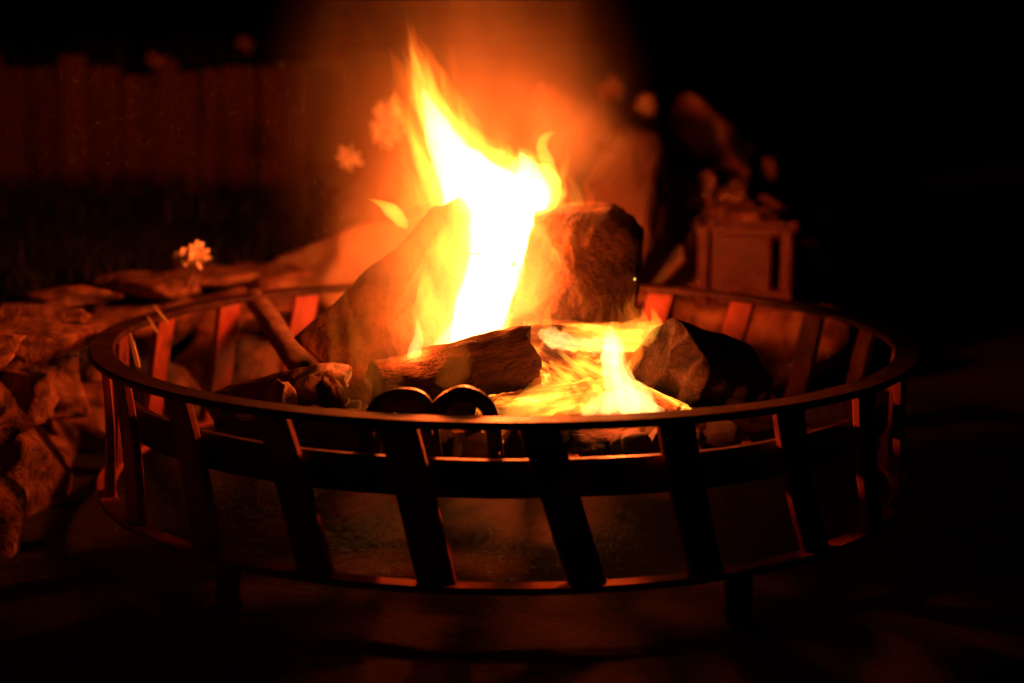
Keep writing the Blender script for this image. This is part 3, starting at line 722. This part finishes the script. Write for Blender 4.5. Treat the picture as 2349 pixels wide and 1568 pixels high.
TS = [
 # white core: (colour, strength, streak, lean, raggedness, path)
 (HOT,220,0,0,0.22,[(1062,835,-0.10,36),(1096,740,-0.04,64),(1120,620,0.10,72),(1138,535,0.10,88),(1105,455,0.03,90),(1048,375,0,56),(1008,300,0,33),(980,235,0,13),(968,195,0,0)]),
 (HOT,220,0,0,0.25,[(1130,600,0.08,36),(1172,515,0.09,66),(1205,455,0.0,58),(1212,410,0.0,38),(1204,375,0.0,18),(1190,345,0.0,0)]),
 # yellow body
 (MID,55,0.9,LL,0.32,[(1050,850,-0.10,50),(1092,730,-0.03,78),(1116,610,0.11,82),(1138,525,0.11,116),(1092,445,0.0,116),(1035,360,0.01,80),(992,270,0.01,54),(968,190,0.01,34),(952,125,0.01,16),(945,85,0.01,0)]),
 (MID,55,0.8,0.0,0.32,[(1165,530,0.12,40),(1192,470,0.10,88),(1208,405,0.03,66),(1200,358,0.03,26),(1190,332,0.03,0)]),
 (MID,110,0,0,0.2,[(1222,495,-0.02,38),(1264,440,-0.02,26),(1256,380,-0.02,18),(1243,338,-0.02,14),(1254,312,-0.02,10),(1280,303,-0.02,0)]),
 (MID,60,0,0,0.2,[(1120,420,0,26),(1132,368,0,13),(1124,334,0,0)]),
 (MID,60,0,0,0.2,[(1160,410,0.02,22),(1172,362,0.02,10),(1164,330,0.02,0)]),
 (MID,60,0,0,0.2,[(1195,410,0.01,20),(1216,368,0.01,9),(1218,340,0.01,0)]),
 (MID,45,0,0,0.2,[(1010,470,-0.01,22),(975,395,-0.01,20),(950,320,-0.01,13),(934,250,-0.01,0)]),
 (MID,55,0,0,0.2,[(1035,400,0.02,22),(1058,320,0.02,14),(1058,265,0.02,8),(1050,205,0.02,0)]),
 (MID,60,0,0,0.2,[(1000,320,-0.02,26),(975,240,-0.02,22),(956,170,-0.02,13),(944,100,-0.02,0)]),
 (MID,45,0,0,0.2,[(1025,300,0.0,20),(998,215,0.0,14),(985,160,0.0,7),(975,105,0.0,0)]),
 (MID,26,0,0,0.2,[(965,230,0.0,16),(950,140,0.0,9),(941,80,0.0,4),(937,38,0.0,0)]),
 (MID,26,0,0,0.2,[(1040,280,0.01,14),(1020,200,0.01,9),(1012,140,0.01,0)]),
 (MID,34,0,0,0.2,[(990,500,-0.02,16),(965,445,-0.02,14),(945,385,-0.02,0)]),
 # orange outer fringe
 (OUT,14,1.0,LL,0.2,[(1060,640,0.02,80),(1070,490,0.02,170),(1020,370,0.02,130),(978,260,0.02,92),(955,160,0.02,56),(940,90,0.02,24),(934,20,0.02,0)]),
 (OUT,12,0,0,0.2,[(960,250,-0.03,26),(945,150,-0.03,12),(938,80,-0.03,5),(934,22,-0.03,0)]),
 (OUT,9,0.8,LL,0.2,[(990,340,-0.03,50),(945,235,-0.03,42),(918,165,-0.03,20),(890,105,-0.03,0)]),
 (OUT,10,0.8,0.1,0.2,[(1050,360,0.03,60),(1050,260,0.03,44),(1040,170,0.03,22),(1030,90,0.03,0)]),
 (OUT,12,0,0,0.2,[(1085,350,0.03,22),(1082,280,0.03,10),(1078,205,0.03,0)]),
 (OUT,5,0.7,-0.3,0.25,[(1190,455,0.10,80),(1235,390,0.04,64),(1262,320,0.04,40),(1300,285,0.04,16),(1330,265,0.04,0)]),
 (OUT,18,0,0,0.2,[(1300,492,0.02,22),(1292,440,0.02,15),(1285,380,0.02,0)]),
 (MID,16,0,0,0.2,[(1325,492,0.0,22),(1318,440,0.0,14),(1298,390,0.0,0)]),
 (RED,13,0,0,0.2,[(1355,494,0.0,16),(1352,450,0.0,11),(1336,405,0.0,0)]),
 # licking round the leaning log
 (MID,22,1.0,0.35,0.3,[(960,850,-0.20,18),(970,780,-0.19,34),(1005,690,-0.16,54),(1035,600,-0.12,50),(1050,520,-0.08,30),(1040,455,-0.05,0)]),
 (OUT,15,0.8,0.25,0.2,[(945,840,-0.2,16),(930,740,-0.2,42),(950,640,-0.18,56),(990,550,-0.14,44),(1010,470,-0.1,0)]),
 (HOT,90,0,0,0.15,[(943,840,-0.25,12),(952,805,-0.25,16),(960,770,-0.25,11),(956,720,-0.25,0)]),
 (HOT,110,0,0,0.12,[(980,828,-0.17,8),(1030,792,-0.16,32),(1085,745,-0.13,44),(1122,665,-0.11,42),(1115,570,-0.08,0)]),
 (OUT,3.6,0.8,0,0.25,[(822,950,-0.36,26),(812,890,-0.36,38),(795,800,-0.34,42),(780,720,-0.32,30),(790,650,-0.3,0)]),
 (OUT,2.6,0.8,0,0.25,[(890,910,-0.32,30),(870,800,-0.30,70),(890,700,-0.28,80),(930,580,-0.26,60),(945,480,-0.2,0)]),
 (OUT,4.5,0,0,0.25,[(1020,890,-0.34,25),(1040,840,-0.34,42),(1020,770,-0.32,36),(1010,700,-0.3,0)]),
 # ember bed flames, right
 (HOT,90,0,0,0.4,[(1335,948,-0.37,12),(1400,922,-0.36,28),(1465,925,-0.36,28),(1525,948,-0.37,6)]),
 (MID,40,0,0,0.4,[(1140,950,-0.38,10),(1200,938,-0.38,20),(1290,935,-0.38,18),(1350,945,-0.38,8)]),
 (MID,45,0,0,0.35,[(1440,800,-0.14,18),(1470,765,-0.13,22),(1478,735,-0.13,12),(1470,705,-0.13,0)]),
 (OUT,18,0.9,-0.6,0.25,[(1150,960,-0.38,20),(1260,920,-0.35,60),(1360,860,-0.28,70),(1430,800,-0.2,50),(1470,740,-0.14,0)]),
 (HOT,80,0,0,0.5,[(1392,952,-0.37,14),(1412,890,-0.33,24),(1398,835,-0.28,24),(1406,795,-0.22,26),(1398,760,-0.18,10),(1410,738,-0.17,0)]),
 (HOT,100,0,0,0.3,[(1452,956,-0.37,26),(1436,905,-0.34,28),(1418,850,-0.30,17),(1408,790,-0.26,8),(1412,760,-0.25,0)]),
 (HOT,80,0,0,0.3,[(1505,953,-0.37,14),(1474,915,-0.35,24),(1446,875,-0.32,15),(1432,828,-0.29,6),(1438,800,-0.28,0)]),
 (MID,50,0,0,0.3,[(1335,950,-0.37,22),(1365,910,-0.35,22),(1388,860,-0.31,13),(1380,820,-0.29,0)]),
 (MID,50,0,0,0.3,[(1290,945,-0.37,16),(1305,915,-0.36,14),(1300,885,-0.35,0)]),
 (MID,40,0,0,0.3,[(1225,948,-0.38,16),(1232,918,-0.37,12),(1250,895,-0.36,0)]),
 (MID,60,0,0,0.25,[(1275,800,-0.12,6),(1330,850,-0.2,9),(1390,915,-0.3,8),(1420,940,-0.34,0)]),
 (MID,50,0,0,0.25,[(1300,795,-0.12,5),(1350,835,-0.18,7),(1400,880,-0.26,0)]),
 (MID,50,0,0,0.25,[(1262,830,-0.14,5),(1310,880,-0.25,8),(1360,930,-0.34,0)]),
 (MID,26,0,0,0.2,[(1160,950,-0.37,14),(1220,920,-0.36,30),(1290,880,-0.32,20),(1320,850,-0.28,0)]),
 (HOT,90,0,0,0.5,[(1236,762,-0.13,10),(1275,778,-0.13,22),(1330,790,-0.14,16),(1385,792,-0.15,20),(1430,800,-0.16,0)]),
 (MID,60,0,0,0.5,[(1290,758,-0.12,10),(1340,756,-0.12,14),(1390,764,-0.13,20),(1440,752,-0.13,16),(1476,722,-0.13,0)]),
 (MID,55,0,0,0.5,[(1402,800,-0.17,16),(1440,785,-0.16,24),(1486,765,-0.15,22),(1520,742,-0.15,0)]),
 (OUT,30,0,0,0.5,[(1455,770,-0.16,16),(1462,735,-0.16,14),(1450,705,-0.16,9),(1456,668,-0.16,0)]),
 (OUT,20,0,0,0.5,[(1420,770,-0.17,12),(1424,735,-0.17,9),(1418,690,-0.17,0)]),
 (MID,44,0,0,0.2,[(1255,760,-0.16,14),(1256,720,-0.16,9),(1268,682,-0.16,0)]),
 (MID,70,0,0,0.3,[(1490,790,-0.12,14),(1505,758,-0.12,18),(1502,728,-0.12,10),(1492,700,-0.12,0)]),
 (OUT,24,0,0,0.2,[(1450,800,-0.1,24),(1452,750,-0.1,20),(1440,715,-0.1,12),(1442,675,-0.1,0)]),
 (OUT,14,0,0,0.2,[(1335,760,-0.2,9),(1338,715,-0.2,4),(1345,645,-0.2,0)]),
 (OUT,12,0,0,0.2,[(1365,760,-0.2,12),(1378,715,-0.2,6),(1372,655,-0.2,0)]),
 (OUT,12,0,0,0.2,[(1400,760,-0.2,12),(1406,730,-0.2,8),(1402,690,-0.2,0)]),
]
rw = random.Random(8)
edge = [((1010,500),(945,300)),((980,380),(930,190)),((965,260),(920,90)),((990,200),(950,40)),((1035,330),(1010,130)),((1065,380),(1075,225)),((1105,390),(1110,290)),
        ((1150,400),(1150,305)),((1195,400),(1205,318)),((1230,410),(1240,290)),((1265,450),(1300,320)),((1290,480),(1310,360)),((960,850),(925,690)),((1000,780),(975,600)),((1040,640),(1000,480)),
        ((920,880),(880,700)),((850,930),(830,760)),((1440,770),(1425,660)),((1300,760),(1310,690)),((1480,760),(1475,680))]
for k, ((x0,y0),(x1,y1)) in enumerate(edge):
    front = y0 > 600
    Y = (-0.27 if x0 < 1100 else -0.16) if front else rw.uniform(0.02,0.12)
    r = rw.uniform(7,13); bend = rw.uniform(-16,16)
    TS.append((MID if (k % 3 and not front) else OUT, rw.uniform(18,34) if not front else rw.uniform(5,11), 0, 0, 0.45,
               [(x0,y0,Y,r*0.5),(x0*0.66+x1*0.34+bend*0.6,y0*0.66+y1*0.34,Y,r),(x0*0.33+x1*0.67+bend,y0*0.33+y1*0.67,Y,r*0.6),(x1,y1,Y,0)]))
for i, (col,s,st,lean,amp,pts) in enumerate(TS):
    pts = [(a,b,c+(0.07 if (b < 520 and i < 24) else 0.0),d) for a,b,c,d in pts]
    o = link('flame_tongue', tongue_mesh(pts, i+1, 0.8, amp), FM(col,s,st,lean), fire)
o = link('flame', tongue_mesh([(842,456,-0.1,0),(870,466,-0.1,8),(896,482,-0.1,17),(917,504,-0.1,16),(930,520,-0.1,8),(934,529,-0.1,0)], 77, 0.7, 0.2), FM(MID,150), None,
         label='small detached tongue of flame floating above the leaning log', category='fire')
# the light the flames give off
def glow(name, p, e, r, col):
    l = bpy.data.lights.new(name, 'POINT'); l.energy = e; l.shadow_soft_size = r; l.color = col
    o = bpy.data.objects.new(name, l); COL.objects.link(o); o.parent = fire; o.location = p-Vector(fire['_base'])
FC = (1.0,0.092,0.009)
glow('flame_light', at(1128,640,-0.02), 9.0, 0.022, FC)
glow('flame_light', at(1112,425,0.11), 30.0, 0.035, FC)
glow('flame_light', at(1045,360,0.09), 4.0, 0.022, FC)
glow('flame_light', at(951,795,-0.25), 1.8, 0.007, FC)
glow('flame_light', at(1425,900,-0.33), 2.5, 0.014, FC)

bm = bmesh.new(); bmesh.ops.create_icosphere(bm, subdivisions=1, radius=0.0013)
for v in bm.verts: v.co.z *= 1.4
me = tomesh(bm, 'spark'); link('spark', me, glow_wood('spark_glow',(1,1,1),2.0,3.0,3,0.3), None, at(1456,641,-0.03), label='tiny glowing spark at the right edge of the upright log', category='spark')
# ------------------------------------------------------------------ smoke
bm = bmesh.new(); bmesh.ops.create_icosphere(bm, subdivisions=3, radius=1.0); SM = tomesh(bm,'smoke')
def puff(px,py,Y,rx,ry,rz,dens,ns,label,tilt=0.0):
    s = 1/ppm(Y); me = SM.copy()
    o = link('smoke', me, smoke_mat('smoke_gas',dens,ns), None, at(px,py,Y), label=label, category='smoke', kind='stuff')
    o.scale = (rx*s, ry, rz*s); o.rotation_euler = (0,tilt,0)
puff(1040,330,0.05,480,0.30,700,0.55,3.0,'orange lit smoke rising round the tall flames')
puff(1310,290,0.08,240,0.12,120,0.8,3.0,'denser curl of smoke drifting right of the flame tip',0.6)
puff(1020,620,-0.10,330,0.20,330,3.6,2.5,'bright haze of smoke and flame bloom low over the leaning log')  # smoke thickened to stand in for bloom around the flames

for o in list(bpy.data.objects):
    if '_base' in o: del o['_base']
